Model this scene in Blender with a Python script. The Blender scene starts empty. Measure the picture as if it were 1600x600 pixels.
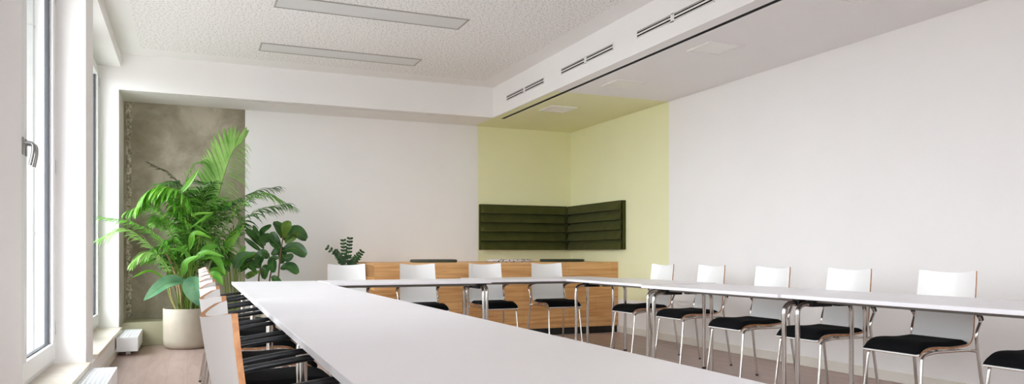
import bpy, bmesh, math, random
from mathutils import Vector, Matrix
R = math.radians
sc = bpy.context.scene
C = sc.collection
random.seed(7)

# ------------------------------------------------------------------ camera
F = 1191.0
TH = R(23.06)
H = 1.01                      # eye height
cs, sn = math.cos(TH), math.sin(TH)
cd = bpy.data.cameras.new('camera')
cam = bpy.data.objects.new('camera', cd); C.objects.link(cam)
cd.sensor_width = 36.0; cd.lens = F/1600*36.0
cd.shift_y = (397.3-300)/1600.0
cd.clip_start = 0.05
cam.location = (0, 0, H); cam.rotation_euler = (R(90), 0, -TH)
sc.camera = cam

def at(u, v, Y):
    """point of the room that lies at depth Y on the sight line u, v (used to take plant shapes off the photo)"""
    r = (u-800)/F
    # x = d*(r*cos + sin), y = d*(cos - r*sin)
    d = Y/(cs-r*sn)
    return Vector((d*(r*cs+sn), Y, H-(v-397.3)*d/F))

# ------------------------------------------------------------------ materials
def newmat(name):
    m = bpy.data.materials.new(name); m.use_nodes = True
    nt = m.node_tree; b = nt.nodes['Principled BSDF']
    return m, nt, b
def lin(c):
    return tuple(((x/255)/12.92 if x/255 <= .04045 else ((x/255+.055)/1.055)**2.4) for x in c)+(1,)
def plain(name, rgb, rough=.5, metal=0, spec=.5, noise=0, nscale=8, bump=0, bscale=60, coat=0, sheen=0):
    m, nt, b = newmat(name)
    col = lin(rgb)
    b.inputs['Base Color'].default_value = col
    b.inputs['Roughness'].default_value = rough
    b.inputs['Metallic'].default_value = metal
    b.inputs['Specular IOR Level'].default_value = spec
    if coat: b.inputs['Coat Weight'].default_value = coat; b.inputs['Coat Roughness'].default_value = .15
    if sheen: b.inputs['Sheen Weight'].default_value = sheen
    tc = nt.nodes.new('ShaderNodeTexCoord')
    if noise:
        n = nt.nodes.new('ShaderNodeTexNoise'); n.inputs['Scale'].default_value = nscale; n.inputs['Detail'].default_value = 4
        nt.links.new(tc.outputs['Object'], n.inputs['Vector'])
        cr = nt.nodes.new('ShaderNodeValToRGB')
        cr.color_ramp.elements[0].position = .3; cr.color_ramp.elements[1].position = .7
        cr.color_ramp.elements[0].color = tuple(x*(1-noise) for x in col[:3])+(1,)
        cr.color_ramp.elements[1].color = tuple(min(1, x*(1+noise)) for x in col[:3])+(1,)
        nt.links.new(n.outputs['Fac'], cr.inputs['Fac']); nt.links.new(cr.outputs['Color'], b.inputs['Base Color'])
    if bump:
        n2 = nt.nodes.new('ShaderNodeTexNoise'); n2.inputs['Scale'].default_value = bscale; n2.inputs['Detail'].default_value = 3
        nt.links.new(tc.outputs['Object'], n2.inputs['Vector'])
        bp = nt.nodes.new('ShaderNodeBump'); bp.inputs['Strength'].default_value = bump; bp.inputs['Distance'].default_value = .004
        nt.links.new(n2.outputs['Fac'], bp.inputs['Height']); nt.links.new(bp.outputs['Normal'], b.inputs['Normal'])
    return m

M = {}
M['wall'] = plain('white_wall_paint', (241, 239, 238), .75, bump=.15, bscale=120, noise=.01, nscale=2)
M['ceil_w'] = plain('white_ceiling_paint', (241, 239, 238), .8, noise=.01, nscale=2)
M['green'] = plain('pale_green_paint', (236, 235, 194), .75, noise=.012, nscale=2, bump=.1, bscale=120)
M['plinth'] = plain('olive_grey_paint', (162, 157, 130), .6, noise=.03, nscale=3)
M['base'] = plain('baseboard_paint', (226, 221, 212), .5, noise=.01)
M['frame'] = plain('window_frame_lacquer', (226, 226, 226), .35, noise=.01)
M['spacer'] = plain('dark_gasket', (52, 54, 62), .5, noise=.05)
M['slot'] = plain('black_slot', (9, 9, 9), .9, noise=.05)
M['table'] = plain('white_table_laminate', (243, 241, 246), .36, spec=.4, noise=.008, nscale=3, bump=.03, bscale=300)
M['tedge'] = plain('white_table_edge', (232, 230, 232), .35, noise=.01)
M['tunder'] = plain('grey_table_underside', (140, 135, 130), .6, noise=.03)
M['shell'] = plain('white_shell_laminate', (240, 239, 238), .32, spec=.5, noise=.008, nscale=6)
M['chrome'] = plain('polished_chrome', (205, 200, 196), .13, metal=1, noise=.03, nscale=12)
M['black'] = plain('black_plastic', (18, 19, 21), .42, noise=.1, nscale=20)
M['armblack'] = plain('black_armrest_plastic', (36, 39, 44), .38, noise=.08, nscale=20)
M['fabric'] = plain('black_seat_fabric', (20, 20, 22), .95, noise=.2, nscale=150, bump=.3, bscale=500, spec=.15)
M['olive'] = plain('olive_green_velvet', (66, 68, 28), .9, noise=.14, nscale=9, bump=.25, bscale=350, sheen=.06, spec=.2)
M['cush_dark'] = plain('dark_green_felt', (52, 58, 42), .9, noise=.12, nscale=60, bump=.3, bscale=300)
M['cush_grey'] = plain('grey_green_felt', (74, 78, 68), .9, noise=.12, nscale=60, bump=.3, bscale=300)
M['pot'] = plain('beige_stoneware', (180, 170, 154), .6, noise=.04, nscale=14, bump=.2, bscale=90)
M['soil'] = plain('dark_soil', (48, 38, 28), .95, noise=.4, nscale=60, bump=.8, bscale=80)
M['metalgrey'] = plain('brushed_handle_metal', (150, 148, 146), .3, metal=.9, noise=.05)
M['rad'] = plain('white_radiator_enamel', (236, 237, 238), .4, noise=.01)
M['radin'] = plain('radiator_inner_grey', (64, 68, 76), .6, noise=.05)
M['lampglass'] = plain('unlit_lamp_diffuser', (216, 216, 215), .35, noise=.015, nscale=5)
M['panelglass'] = plain('square_panel_diffuser', (240, 239, 235), .4, noise=.01, nscale=5)
M['lampframe'] = plain('lamp_frame_grey', (168, 165, 160), .45, noise=.02)
M['whiteframe'] = plain('white_panel_frame', (236, 234, 231), .45, noise=.01)
M['stem'] = plain('green_palm_stem', (112, 140, 48), .5, noise=.18, nscale=25)
M['cane'] = plain('brown_cane', (158, 132, 98), .7, noise=.2, nscale=30, bump=.4)
M['bark'] = plain('fig_bark', (128, 104, 76), .8, noise=.2, nscale=40, bump=.5)

def wood(name, a, b_, sc3, rough=.45, boards=None):
    m, nt, b = newmat(name)
    tc = nt.nodes.new('ShaderNodeTexCoord')
    mp = nt.nodes.new('ShaderNodeMapping'); mp.inputs['Scale'].default_value = sc3
    nt.links.new(tc.outputs['Object'], mp.inputs['Vector'])
    n = nt.nodes.new('ShaderNodeTexNoise'); n.inputs['Scale'].default_value = 1; n.inputs['Detail'].default_value = 7; n.inputs['Distortion'].default_value = .7
    nt.links.new(mp.outputs['Vector'], n.inputs['Vector'])
    cr = nt.nodes.new('ShaderNodeValToRGB')
    cr.color_ramp.elements[0].position = .36; cr.color_ramp.elements[0].color = lin(a)
    cr.color_ramp.elements[1].position = .64; cr.color_ramp.elements[1].color = lin(b_)
    nt.links.new(n.outputs['Fac'], cr.inputs['Fac'])
    out = cr.outputs['Color']
    if boards:
        swz, bw, bh, amt = boards
        sep = nt.nodes.new('ShaderNodeSeparateXYZ'); nt.links.new(tc.outputs['Object'], sep.inputs[0])
        cmb = nt.nodes.new('ShaderNodeCombineXYZ')
        nt.links.new(sep.outputs[swz[0]], cmb.inputs[0]); nt.links.new(sep.outputs[swz[1]], cmb.inputs[1])
        br = nt.nodes.new('ShaderNodeTexBrick')
        br.inputs['Color1'].default_value = (1-amt, 1-amt*1.25, 1-amt*1.6, 1); br.inputs['Color2'].default_value = (1, 1, 1, 1)
        br.inputs['Mortar'].default_value = (.62, .57, .5, 1); br.inputs['Mortar Size'].default_value = .0012
        br.inputs['Scale'].default_value = 1; br.inputs['Brick Width'].default_value = bw; br.inputs['Row Height'].default_value = bh
        br.offset = .37
        nt.links.new(cmb.outputs[0], br.inputs['Vector'])
        mx = nt.nodes.new('ShaderNodeMix'); mx.data_type = 'RGBA'; mx.blend_type = 'MULTIPLY'; mx.inputs[0].default_value = 1
        nt.links.new(out, mx.inputs[6]); nt.links.new(br.outputs['Color'], mx.inputs[7])
        out = mx.outputs[2]
    nt.links.new(out, b.inputs['Base Color'])
    b.inputs['Roughness'].default_value = rough
    return m
M['oak'] = wood('oak_board', (206, 150, 92), (232, 184, 126), (1.6, 1.6, 30), .5, ('XZ', .62, .15, .12))
M['oaktop'] = wood('oak_board_top', (206, 154, 98), (226, 182, 128), (2.2, 30, 3), .45)
M['plyedge'] = wood('plywood_edge', (178, 116, 68), (206, 148, 96), (40, 40, 40), .5)
M['floor'] = wood('brown_mauve_floor', (162, 140, 132), (176, 154, 146), (14, 1.6, 1), .42, ('YX', 1.2, .16, .05))
M['sill'] = wood('pale_stone_sill', (206, 196, 182), (222, 214, 202), (9, 9, 9), .4)

def concrete(name, a, b_, c_, rough=.85, holes=True, ns=2.2):
    m, nt, b = newmat(name)
    tc = nt.nodes.new('ShaderNodeTexCoord')
    n = nt.nodes.new('ShaderNodeTexNoise'); n.inputs['Scale'].default_value = ns; n.inputs['Detail'].default_value = 9; n.inputs['Roughness'].default_value = .62; n.inputs['Distortion'].default_value = .4
    nt.links.new(tc.outputs['Object'], n.inputs['Vector'])
    cr = nt.nodes.new('ShaderNodeValToRGB')
    e = cr.color_ramp.elements
    e[0].position = .36; e[0].color = lin(a); e[1].position = .64; e[1].color = lin(c_)
    k = e.new(.5); k.color = lin(b_)
    nt.links.new(n.outputs['Fac'], cr.inputs['Fac'])
    out = cr.outputs['Color']
    if holes:
        v = nt.nodes.new('ShaderNodeTexVoronoi'); v.inputs['Scale'].default_value = 1.7
        nt.links.new(tc.outputs['Object'], v.inputs['Vector'])
        r2 = nt.nodes.new('ShaderNodeValToRGB'); r2.color_ramp.elements[0].position = .035; r2.color_ramp.elements[0].color = (.6, .6, .6, 1)
        r2.color_ramp.elements[1].position = .05; r2.color_ramp.elements[1].color = (0, 0, 0, 1)
        nt.links.new(v.outputs['Distance'], r2.inputs['Fac'])
        mx = nt.nodes.new('ShaderNodeMix'); mx.data_type = 'RGBA'; mx.inputs[7].default_value = lin((205, 198, 188))
        nt.links.new(r2.outputs['Color'], mx.inputs[0]); nt.links.new(out, mx.inputs[6]); out = mx.outputs[2]
    nt.links.new(out, b.inputs['Base Color'])
    b.inputs['Roughness'].default_value = rough
    n3 = nt.nodes.new('ShaderNodeTexNoise'); n3.inputs['Scale'].default_value = 14; n3.inputs['Detail'].default_value = 8
    nt.links.new(tc.outputs['Object'], n3.inputs['Vector'])
    bp = nt.nodes.new('ShaderNodeBump'); bp.inputs['Strength'].default_value = .35; bp.inputs['Distance'].default_value = .01
    nt.links.new(n3.outputs['Fac'], bp.inputs['Height']); nt.links.new(bp.outputs['Normal'], b.inputs['Normal'])
    return m
M['concrete'] = concrete('raw_concrete', (138, 129, 111), (158, 149, 131), (182, 173, 156))
M['facade'] = concrete('pale_facade_concrete', (138, 138, 136), (152, 151, 148), (164, 163, 160), holes=False)
M['roughedge'] = concrete('rough_concrete_edge', (124, 116, 98), (172, 164, 146), (226, 220, 206), holes=False, ns=30)

# perforated ceiling: scattered small holes
def perf():
    m, nt, b = newmat('perforated_plasterboard')
    tc = nt.nodes.new('ShaderNodeTexCoord')
    mk = []
    for s, th, off in ((24, .115, 0), (37, .10, 3.3)):
        mp = nt.nodes.new('ShaderNodeMapping'); mp.inputs['Location'].default_value = (off, off, 0); mp.inputs['Scale'].default_value = (1, 1, 0)
        nt.links.new(tc.outputs['Object'], mp.inputs['Vector'])
        v = nt.nodes.new('ShaderNodeTexVoronoi'); v.voronoi_dimensions = '2D'; v.inputs['Scale'].default_value = s
        nt.links.new(mp.outputs['Vector'], v.inputs['Vector'])
        lt = nt.nodes.new('ShaderNodeMath'); lt.operation = 'LESS_THAN'; lt.inputs[1].default_value = th
        nt.links.new(v.outputs['Distance'], lt.inputs[0]); mk.append(lt)
    mx_ = nt.nodes.new('ShaderNodeMath'); mx_.operation = 'MAXIMUM'
    nt.links.new(mk[0].outputs[0], mx_.inputs[0]); nt.links.new(mk[1].outputs[0], mx_.inputs[1])
    mx = nt.nodes.new('ShaderNodeMix'); mx.data_type = 'RGBA'
    mx.inputs[6].default_value = lin((241, 239, 238)); mx.inputs[7].default_value = lin((150, 146, 139))
    nt.links.new(mx_.outputs[0], mx.inputs[0]); nt.links.new(mx.outputs[2], b.inputs['Base Color'])
    b.inputs['Roughness'].default_value = .85
    return m
M['perf'] = perf()

def leafmat(name, a, b_, rough=.4, trans=.25):
    m, nt, b = newmat(name)
    tc = nt.nodes.new('ShaderNodeTexCoord')
    n = nt.nodes.new('ShaderNodeTexNoise'); n.inputs['Scale'].default_value = 7; n.inputs['Detail'].default_value = 3
    nt.links.new(tc.outputs['Object'], n.inputs['Vector'])
    cr = nt.nodes.new('ShaderNodeValToRGB'); cr.color_ramp.elements[0].position = .35; cr.color_ramp.elements[1].position = .65
    cr.color_ramp.elements[0].color = lin(a); cr.color_ramp.elements[1].color = lin(b_)
    nt.links.new(n.outputs['Fac'], cr.inputs['Fac']); nt.links.new(cr.outputs['Color'], b.inputs['Base Color'])
    b.inputs['Roughness'].default_value = rough
    t = nt.nodes.new('ShaderNodeBsdfTranslucent'); nt.links.new(cr.outputs['Color'], t.inputs['Color'])
    ms = nt.nodes.new('ShaderNodeMixShader'); ms.inputs[0].default_value = trans
    nt.links.new(b.outputs[0], ms.inputs[1]); nt.links.new(t.outputs[0], ms.inputs[2])
    nt.links.new(ms.outputs[0], nt.nodes['Material Output'].inputs['Surface'])
    return m
M['lf_mid'] = leafmat('palm_leaf_green', (84, 150, 48), (116, 180, 66))
M['lf_light'] = leafmat('palm_leaf_light', (128, 180, 84), (160, 200, 112), trans=.35)
M['lf_dark'] = leafmat('palm_leaf_dark', (44, 88, 36), (72, 120, 50))
M['lf_bright'] = leafmat('bright_broad_leaf', (92, 164, 40), (130, 190, 64), trans=.35)
M['lf_brown'] = leafmat('browned_palm_leaf', (62, 62, 40), (88, 86, 54))
M['lf_fig'] = leafmat('fig_leaf', (36, 74, 36), (70, 112, 54), .3, .12)
M['lf_figl'] = leafmat('fig_leaf_light', (88, 132, 52), (118, 150, 66), .3, .2)
M['lf_teal'] = leafmat('teal_broad_leaf', (88, 138, 104), (116, 160, 122), .25, .1)
M['lf_zz'] = leafmat('glossy_zz_leaf', (30, 62, 30), (52, 88, 40), .25, .08)

def patterned():
    m, nt, b = newmat('patterned_cushion_fabric')
    tc = nt.nodes.new('ShaderNodeTexCoord')
    v = nt.nodes.new('ShaderNodeTexVoronoi'); v.inputs['Scale'].default_value = 42
    nt.links.new(tc.outputs['Object'], v.inputs['Vector'])
    cr = nt.nodes.new('ShaderNodeValToRGB'); cr.color_ramp.interpolation = 'CONSTANT'
    cr.color_ramp.elements[0].position = 0; cr.color_ramp.elements[0].color = lin((60, 58, 60))
    cr.color_ramp.elements[1].position = .38; cr.color_ramp.elements[1].color = lin((206, 200, 198))
    nt.links.new(v.outputs['Distance'], cr.inputs['Fac']); nt.links.new(cr.outputs['Color'], b.inputs['Base Color'])
    b.inputs['Roughness'].default_value = .9
    return m
M['cush_pat'] = patterned()

def glass():
    m, nt, b = newmat('window_glass')
    nt.nodes.remove(b)
    tr = nt.nodes.new('ShaderNodeBsdfTransparent'); tr.inputs['Color'].default_value = (.93, .95, .95, 1)
    gl = nt.nodes.new('ShaderNodeBsdfGlossy'); gl.inputs['Roughness'].default_value = .02
    lw = nt.nodes.new('ShaderNodeLayerWeight'); lw.inputs['Blend'].default_value = .5
    pw = nt.nodes.new('ShaderNodeMath'); pw.operation = 'POWER'; pw.inputs[1].default_value = 6
    ma = nt.nodes.new('ShaderNodeMath'); ma.operation = 'MULTIPLY_ADD'; ma.inputs[1].default_value = .35; ma.inputs[2].default_value = .03
    ms = nt.nodes.new('ShaderNodeMixShader')
    nt.links.new(lw.outputs['Facing'], pw.inputs[0]); nt.links.new(pw.outputs[0], ma.inputs[0])
    nt.links.new(ma.outputs[0], ms.inputs[0]); nt.links.new(tr.outputs[0], ms.inputs[1]); nt.links.new(gl.outputs[0], ms.inputs[2])
    nt.links.new(ms.outputs[0], nt.nodes['Material Output'].inputs['Surface'])
    return m
M['glass'] = glass()

# ------------------------------------------------------------------ mesh helpers
K = .93; LIFT = H*(1-K)
FURN = [False]
class MB:
    def __init__(s): s.v = []; s.f = []; s.m = []; s.sm = []
    def add(s, vs, fs, mi=0, smooth=False):
        o = len(s.v); s.v += [tuple(v) for v in vs]
        for k, f in enumerate(fs):
            s.f.append(tuple(i+o for i in f)); s.m.append(mi[k] if isinstance(mi, (list, tuple)) else mi); s.sm.append(smooth)
    def box(s, x0, x1, y0, y1, z0, z1, mi=0, bev=0):
        if bev:
            bm = bmesh.new(); bmesh.ops.create_cube(bm, size=1)
            for v in bm.verts: v.co = ((x0+x1)/2+v.co.x*(x1-x0), (y0+y1)/2+v.co.y*(y1-y0), (z0+z1)/2+v.co.z*(z1-z0))
            bmesh.ops.bevel(bm, geom=bm.edges[:], offset=bev, segments=2, affect='EDGES', profile=.5)
            bm.verts.ensure_lookup_table()
            s.add([v.co for v in bm.verts], [[v.index for v in f.verts] for f in bm.faces], mi); bm.free(); return s
        s.add([(x0,y0,z0),(x1,y0,z0),(x1,y1,z0),(x0,y1,z0),(x0,y0,z1),(x1,y0,z1),(x1,y1,z1),(x0,y1,z1)],
              [(0,3,2,1),(4,5,6,7),(0,1,5,4),(1,2,6,5),(2,3,7,6),(3,0,4,7)], mi); return s
    def tube(s, pts, r, n=10, mi=0, r2=None, cap=True, flat=1.0):
        pts = [Vector(p) for p in pts]; N = len(pts); rings = []
        t0 = (pts[1]-pts[0]).normalized()
        up = Vector((0,0,1)) if abs(t0.z) < .9 else Vector((0,1,0))
        a = t0.cross(up).normalized()
        for i, p in enumerate(pts):
            t = ((pts[min(i+1, N-1)]-pts[max(i-1, 0)])).normalized()
            a = (a-t*a.dot(t)).normalized(); b = t.cross(a)
            rr = r if r2 is None else r+(r2-r)*i/(N-1)
            if callable(r): rr = r(i/(N-1))
            rings.append([p+a*math.cos(q*2*math.pi/n)*rr+b*math.sin(q*2*math.pi/n)*rr*flat for q in range(n)])
        vs = [v for g in rings for v in g]; fs = []
        for i in range(N-1):
            for q in range(n):
                fs.append((i*n+q, i*n+(q+1)%n, (i+1)*n+(q+1)%n, (i+1)*n+q))
        s.add(vs, fs, mi, True)
        if cap: s.add(rings[0], [tuple(range(n))][::-1], mi); s.add(rings[-1], [tuple(range(n))], mi)
        return s
    def lathe(s, prof, cx=0, cy=0, n=40, mi=0):
        vs = []; fs = []
        for r, z in prof: vs += [(cx+r*math.cos(k*2*math.pi/n), cy+r*math.sin(k*2*math.pi/n), z) for k in range(n)]
        for i in range(len(prof)-1):
            for k in range(n): fs.append((i*n+k, i*n+(k+1)%n, (i+1)*n+(k+1)%n, (i+1)*n+k))
        s.add(vs, fs, mi, True); return s
    def build(s, name, mats, parent=None, loc=None, rz=0):
        if FURN[0]: s.v = [(x*K, y*K, z*K+LIFT) for x, y, z in s.v]
        me = bpy.data.meshes.new(name); me.from_pydata(s.v, [], s.f)
        if not isinstance(mats, (list, tuple)): mats = [mats]
        for m in mats: me.materials.append(m)
        me.polygons.foreach_set('material_index', s.m); me.polygons.foreach_set('use_smooth', s.sm)
        bm = bmesh.new(); bm.from_mesh(me); bmesh.ops.recalc_face_normals(bm, faces=bm.faces[:]); bm.to_mesh(me); bm.free()
        me.update()
        o = bpy.data.objects.new(name, me); C.objects.link(o)
        if parent: o.parent = parent
        if loc is not None: o.location = loc
        o.rotation_euler.z = rz
        return o
def smooth_path(pts, k=5):
    """Catmull-Rom through pts"""
    P = [Vector(p) for p in pts]; P = [P[0]*2-P[1]]+P+[P[-1]*2-P[-2]]
    out = []
    for i in range(1, len(P)-2):
        for j in range(k):
            t = j/k
            out.append(.5*((2*P[i])+(P[i+1]-P[i-1])*t+(2*P[i-1]-5*P[i]+4*P[i+1]-P[i+2])*t*t+(3*P[i]-P[i-1]-3*P[i+1]+P[i+2])*t**3))
    out.append(P[-2]); return out
def round_path(pts, r, k=5):
    """polyline with rounded corners"""
    P = [Vector(p) for p in pts]; out = [P[0]]
    for i in range(1, len(P)-1):
        a = (P[i-1]-P[i]); b = (P[i+1]-P[i]); q = min(r, a.length*.48, b.length*.48)
        A = P[i]+a.normalized()*q; B = P[i]+b.normalized()*q
        for j in range(k+1):
            t = j/k; out.append(A*(1-t)**2+P[i]*2*t*(1-t)+B*t*t)
    out.append(P[-1]); return out
def tag(o, label, cat, group=None, kind=None):
    if label: o['label'] = label
    if cat: o['category'] = cat
    if group: o['group'] = group
    if kind: o['kind'] = kind
    return o
def empty(name, loc=(0,0,0), rz=0):
    o = bpy.data.objects.new(name, None); C.objects.link(o); o.location = loc; o.rotation_euler.z = rz; o.empty_display_size = .1; return o
def struct(o, label=None):
    o['kind'] = 'structure'
    if label: o['label'] = label
    return o
def copy_tree(o, parent=None):
    c = o.copy(); C.objects.link(c); c.parent = parent
    for ch in [x for x in bpy.data.objects if x.parent == o]: copy_tree(ch, c)
    return c

# ------------------------------------------------------------------ room
XW = 5.148      # right wall
ZD = 2.783      # dropped ceiling
ZC = 3.17       # main ceiling
YB = 9.89       # back wall
YF = 9.20       # face of the bulkhead along the back
XB = 3.65       # face of the beam on the right
YN = 7.435      # where the green paint starts
XL = -.68       # inner face of the window wall
XG = -.89       # window plane
Y0 = -2.2       # rear of the room

struct(MB().box(-.66, XW, Y0, 9.9, -.05, 0).build('floor', M['floor']), 'brown-mauve floor')
# perforated field with a plain border
struct(MB().box(-.455, 3.42, Y0+.3, 8.88, ZC, ZC+.02).build('ceiling', M['perf']), 'white ceiling with scattered small holes')
b = MB()
b.box(-.7, -.455, Y0, YF+.02, ZC, ZC+.02); b.box(3.42, XB+.05, Y0, YF+.02, ZC, ZC+.02)
b.box(-.455, 3.42, 8.88, YF+.02, ZC, ZC+.02); b.box(-.455, 3.42, Y0, Y0+.3, ZC, ZC+.02)
struct(b.build('ceiling', M['ceil_w']), 'plain white ceiling border')
# bulkhead along the back: face and underside
b = MB(); b.box(XL, XB, YF, YF+.02, ZD, ZC+.02); b.box(-.70, XB, YF+.02, 9.30, ZD, ZD+.02); b.box(-.70, XB, 9.33, YB, ZD, ZD+.02); b.box(3.17, XB, 9.30, 9.33, ZD, ZD+.02); b.box(-.70, -.07, 9.30, 9.33, ZD, ZD+.02)
struct(b.build('trim_1', M['wall']), 'white ceiling bulkhead along the back wall')
struct(MB().box(-.07, 3.17, 9.30, 9.33, ZD+.012, ZD+.03).build('trim_2', M['slot']), 'thin black slot in the back bulkhead')
# beam face with vents on the right
struct(MB().box(XB, XB+.02, Y0, YF+.02, ZD, ZC+.02).build('trim_3', M['wall']), 'white beam face with slot vents')
# dropped ceiling white / green, split at the black slot
XS0, XS1 = 3.772, 3.828
b = MB(); b.box(XB+.02, XS0, Y0, YN, ZD, ZD+.02); b.box(XS1, XW, Y0, YN, ZD, ZD+.02)
struct(b.build('ceiling', M['ceil_w']), 'white dropped ceiling strip')
b = MB(); b.box(XB+.02, XS0, YN, YF+.02, ZD, ZD+.02); b.box(XB, XS0, YF+.02, YB, ZD, ZD+.02); b.box(XS1, XW, YN, YB, ZD, ZD+.02); b.box(XS0, XS1, 9.26, YB, ZD, ZD+.02)
struct(b.build('ceiling', M['green']), 'pale green niche ceiling')
struct(MB().box(XS0, XS1, Y0, 9.26, ZD+.006, ZD+.03).build('trim_4', M['slot']), 'long black slot in the dropped ceiling')
# right wall
struct(MB().box(XW, XW+.1, Y0, YN, 0, ZC).build('wall_right', M['wall']))
b = MB(); b.box(XW, XW+.1, YN, YB+.1, .43, ZC, 0); b.box(XW, XW+.1, YN, YB+.1, 0, .43, 1)
struct(b.build('wall_right', [M['green'], M['wall']]), 'pale green side wall of the niche above a white lower band')
# back wall
struct(MB().box(.651, 3.70, YB, YB+.1, 0, ZC).build('wall_back', M['wall']))
struct(MB().box(3.70, XW, YB, YB+.1, 0, ZC).build('wall_back', M['green']), 'pale green back wall of the niche')
# concrete strip with rough trowelled edge at the left
b = MB(); b.box(-.70, .651, YB, YB+.1, 0, ZD, 0)
vs = []; fs = []; n = 60
rnd = random.Random(3)
for i in range(n+1):
    z = .26+(ZD-.26)*i/n
    vs += [(-.655+rnd.uniform(-.006, .006), YB-.001, z), (-.635+rnd.uniform(-.01, .01), YB-.012-rnd.random()*.008, z), (-.60+rnd.uniform(-.012, .012), YB-.001, z)]
for i in range(n):
    for k in range(2): fs.append((i*3+k, i*3+k+1, i*3+k+4, i*3+k+3))
b.add(vs, fs, 1)
struct(b.build('wall_back', [M['concrete'], M['roughedge']]), 'raw grey concrete strip of the back wall')
# plinth ledge under it
b = MB(); b.box(-.66, 1.9, 9.33, YB, 0, .26, 0, .004); b.box(-.66, 1.9, 9.316, 9.33, 0, .088, 0, .003)
struct(b.build('trim_5', M['plinth']), 'low olive-grey ledge along the back wall')

# left window wall: parapet, piers, lintel
WIN = [(2.5, 3.52), (3.98, 6.31), (6.77, YF)]   # window openings along Y; the first, out of view, is sized for its daylight
b = MB()
b.box(-1.0, -.66, Y0, YF, 0, .19)                      # parapet
piers = [(Y0, 2.5), (3.52, 3.98), (6.31, 6.77), (YF, YB+.1)]
for y0, y1 in piers: b.box(-1.0, XL, y0, y1, .19, ZC+.02)
b.box(-1.0, -.66, Y0, YF, 3.03, ZC+.02)                # lintel
struct(b.build('wall_left', M['wall']), 'white window wall of piers and low parapet')
# facade outside
b = MB()
for y0, y1 in piers:
    b.box(-1.42, -1.0, y0-.06, y1+.06, -1, 4.2)
b.box(-1.42, -1.0, Y0, YB, -1, .12); b.box(-1.42, -1.0, Y0, YB, 3.12, 4.2)
for y0, y1 in piers:
    for z in (1.15, 2.62): b.box(-1.425, -.995, y0-.064, y1+.064, z, z+.012, 1)
struct(b.build('wall_outside', [M['facade'], M['tunder']]), 'pale concrete facade reveal outside the window')

b = MB(); b.box(XW-.012, XW, Y0, 8.55, 0, .085, 0, .003); struct(b.build('baseboard_right', M['base']))
b = MB(); b.box(-.66, -.648, Y0, 9.31, 0, .07, 0, .003); struct(b.build('baseboard_left', M['base']))
b = MB(); b.box(-1, -.3, Y0-.1, Y0, 0, ZC); b.box(2.3, XW+.1, Y0-.1, Y0, 0, ZC); b.box(-.3, 2.3, Y0-.1, Y0, 0, .6); b.box(-.3, 2.3, Y0-.1, Y0, 2.75, ZC)  # opening in the unseen rear wall added to let in fill light
struct(b.build('wall_rear', M['wall']))
# roof slab over everything so that daylight only enters by the openings
struct(MB().box(-1.0, XW+.2, Y0-.1, YB+.1, ZC+.05, ZC+.2).build('ceiling', M['wall']), 'roof slab')

# windows: fixed frame, two sashes with glass, handles
def window(idx, y0, y1):
    root = empty('window_%d' % idx, (XG, (y0+y1)/2, .19)); root['kind'] = 'structure'
    root['label'] = 'tall white-framed double window'
    L = (y1-y0)/2; zt = 3.03-.19
    def bx(name, mat, boxes, par, bev=.003):
        q = MB()
        for a in boxes: q.box(*a, 0, bev)
        return q.build(name, mat, par)
    bx('window_frame', M['frame'], [(-.05,.0,-L,L,0,.09),(-.05,.0,-L,L,zt-.06,zt),(-.05,.0,-L,-L+.05,.09,zt-.06),(-.05,.0,L-.05,L,.09,zt-.06)], root)
    for s in (-1, 1):
        a, c = (-L+.035, -.002) if s < 0 else (.002, L-.035)
        w = .085; z0, z1 = .075, zt-.045
        sa = bx('sash', M['frame'], [(-.035,.022,a,c,z0,z0+.115),(-.035,.022,a,c,z1-w,z1),(-.035,.022,a,a+w,z0+.115,z1-w),(-.035,.022,c-w,c,z0+.115,z1-w)], root)
        g = MB().box(-.012, -.006, a+w, c-w, z0+.115, z1-w).build('pane', M['glass'], sa)
        bx('gasket', M['spacer'], [(-.030,-.002,a+w-.001,a+w+.022,z0+.115,z1-w),(-.030,-.002,c-w-.022,c-w+.001,z0+.115,z1-w),(-.030,-.002,a+w,c-w,z0+.114,z0+.122)], sa, 0)
        hy = s*.045; zh = 1.46
        q = MB(); q.box(.022, .030, hy-.014, hy+.014, zh-.07, zh+.03, 0, .003)
        q.tube(round_path([(.028,hy,zh),(.075,hy,zh),(.078,hy+s*.01,zh-.05),(.062,hy+s*.012,zh-.13)], .03), .0095, 8, flat=1.0)
        q.build('window_handle', M['metalgrey'], sa)
    q = MB()
    for z in (.25, 1.4, 2.6):
        q.tube([(.028, L-.026, z), (.028, L-.026, z+.09)], .008, 8)
    q.build('hinge', M['frame'], root)
    return root
for i, (y0, y1) in enumerate(WIN): window(i+1, y0, y1)
# sills
for i, (y0, y1) in enumerate(WIN):
    struct(MB().box(XG-.01, -.645, y0, y1, .19, .226, 0, .004).build('trim_%d' % (6+i), M['sill']), 'pale stone window sill')
root = empty('window_4', (1.0, Y0-.05, .6)); root['kind'] = 'structure'  # unseen rear window, added to supply fill light
q = MB(); q.box(-1.3,1.3,-.03,.03,0,.08); q.box(-1.3,1.3,-.03,.03,2.07,2.15)
for x in (-1.3, -.04, 1.22): q.box(x, x+.08, -.03, .03, .08, 2.07)
q.build('window_frame', M['frame'], root)
MB().box(-1.28, 1.28, -.004, .004, .05, 2.1).build('pane', M['glass'], root)

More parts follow.
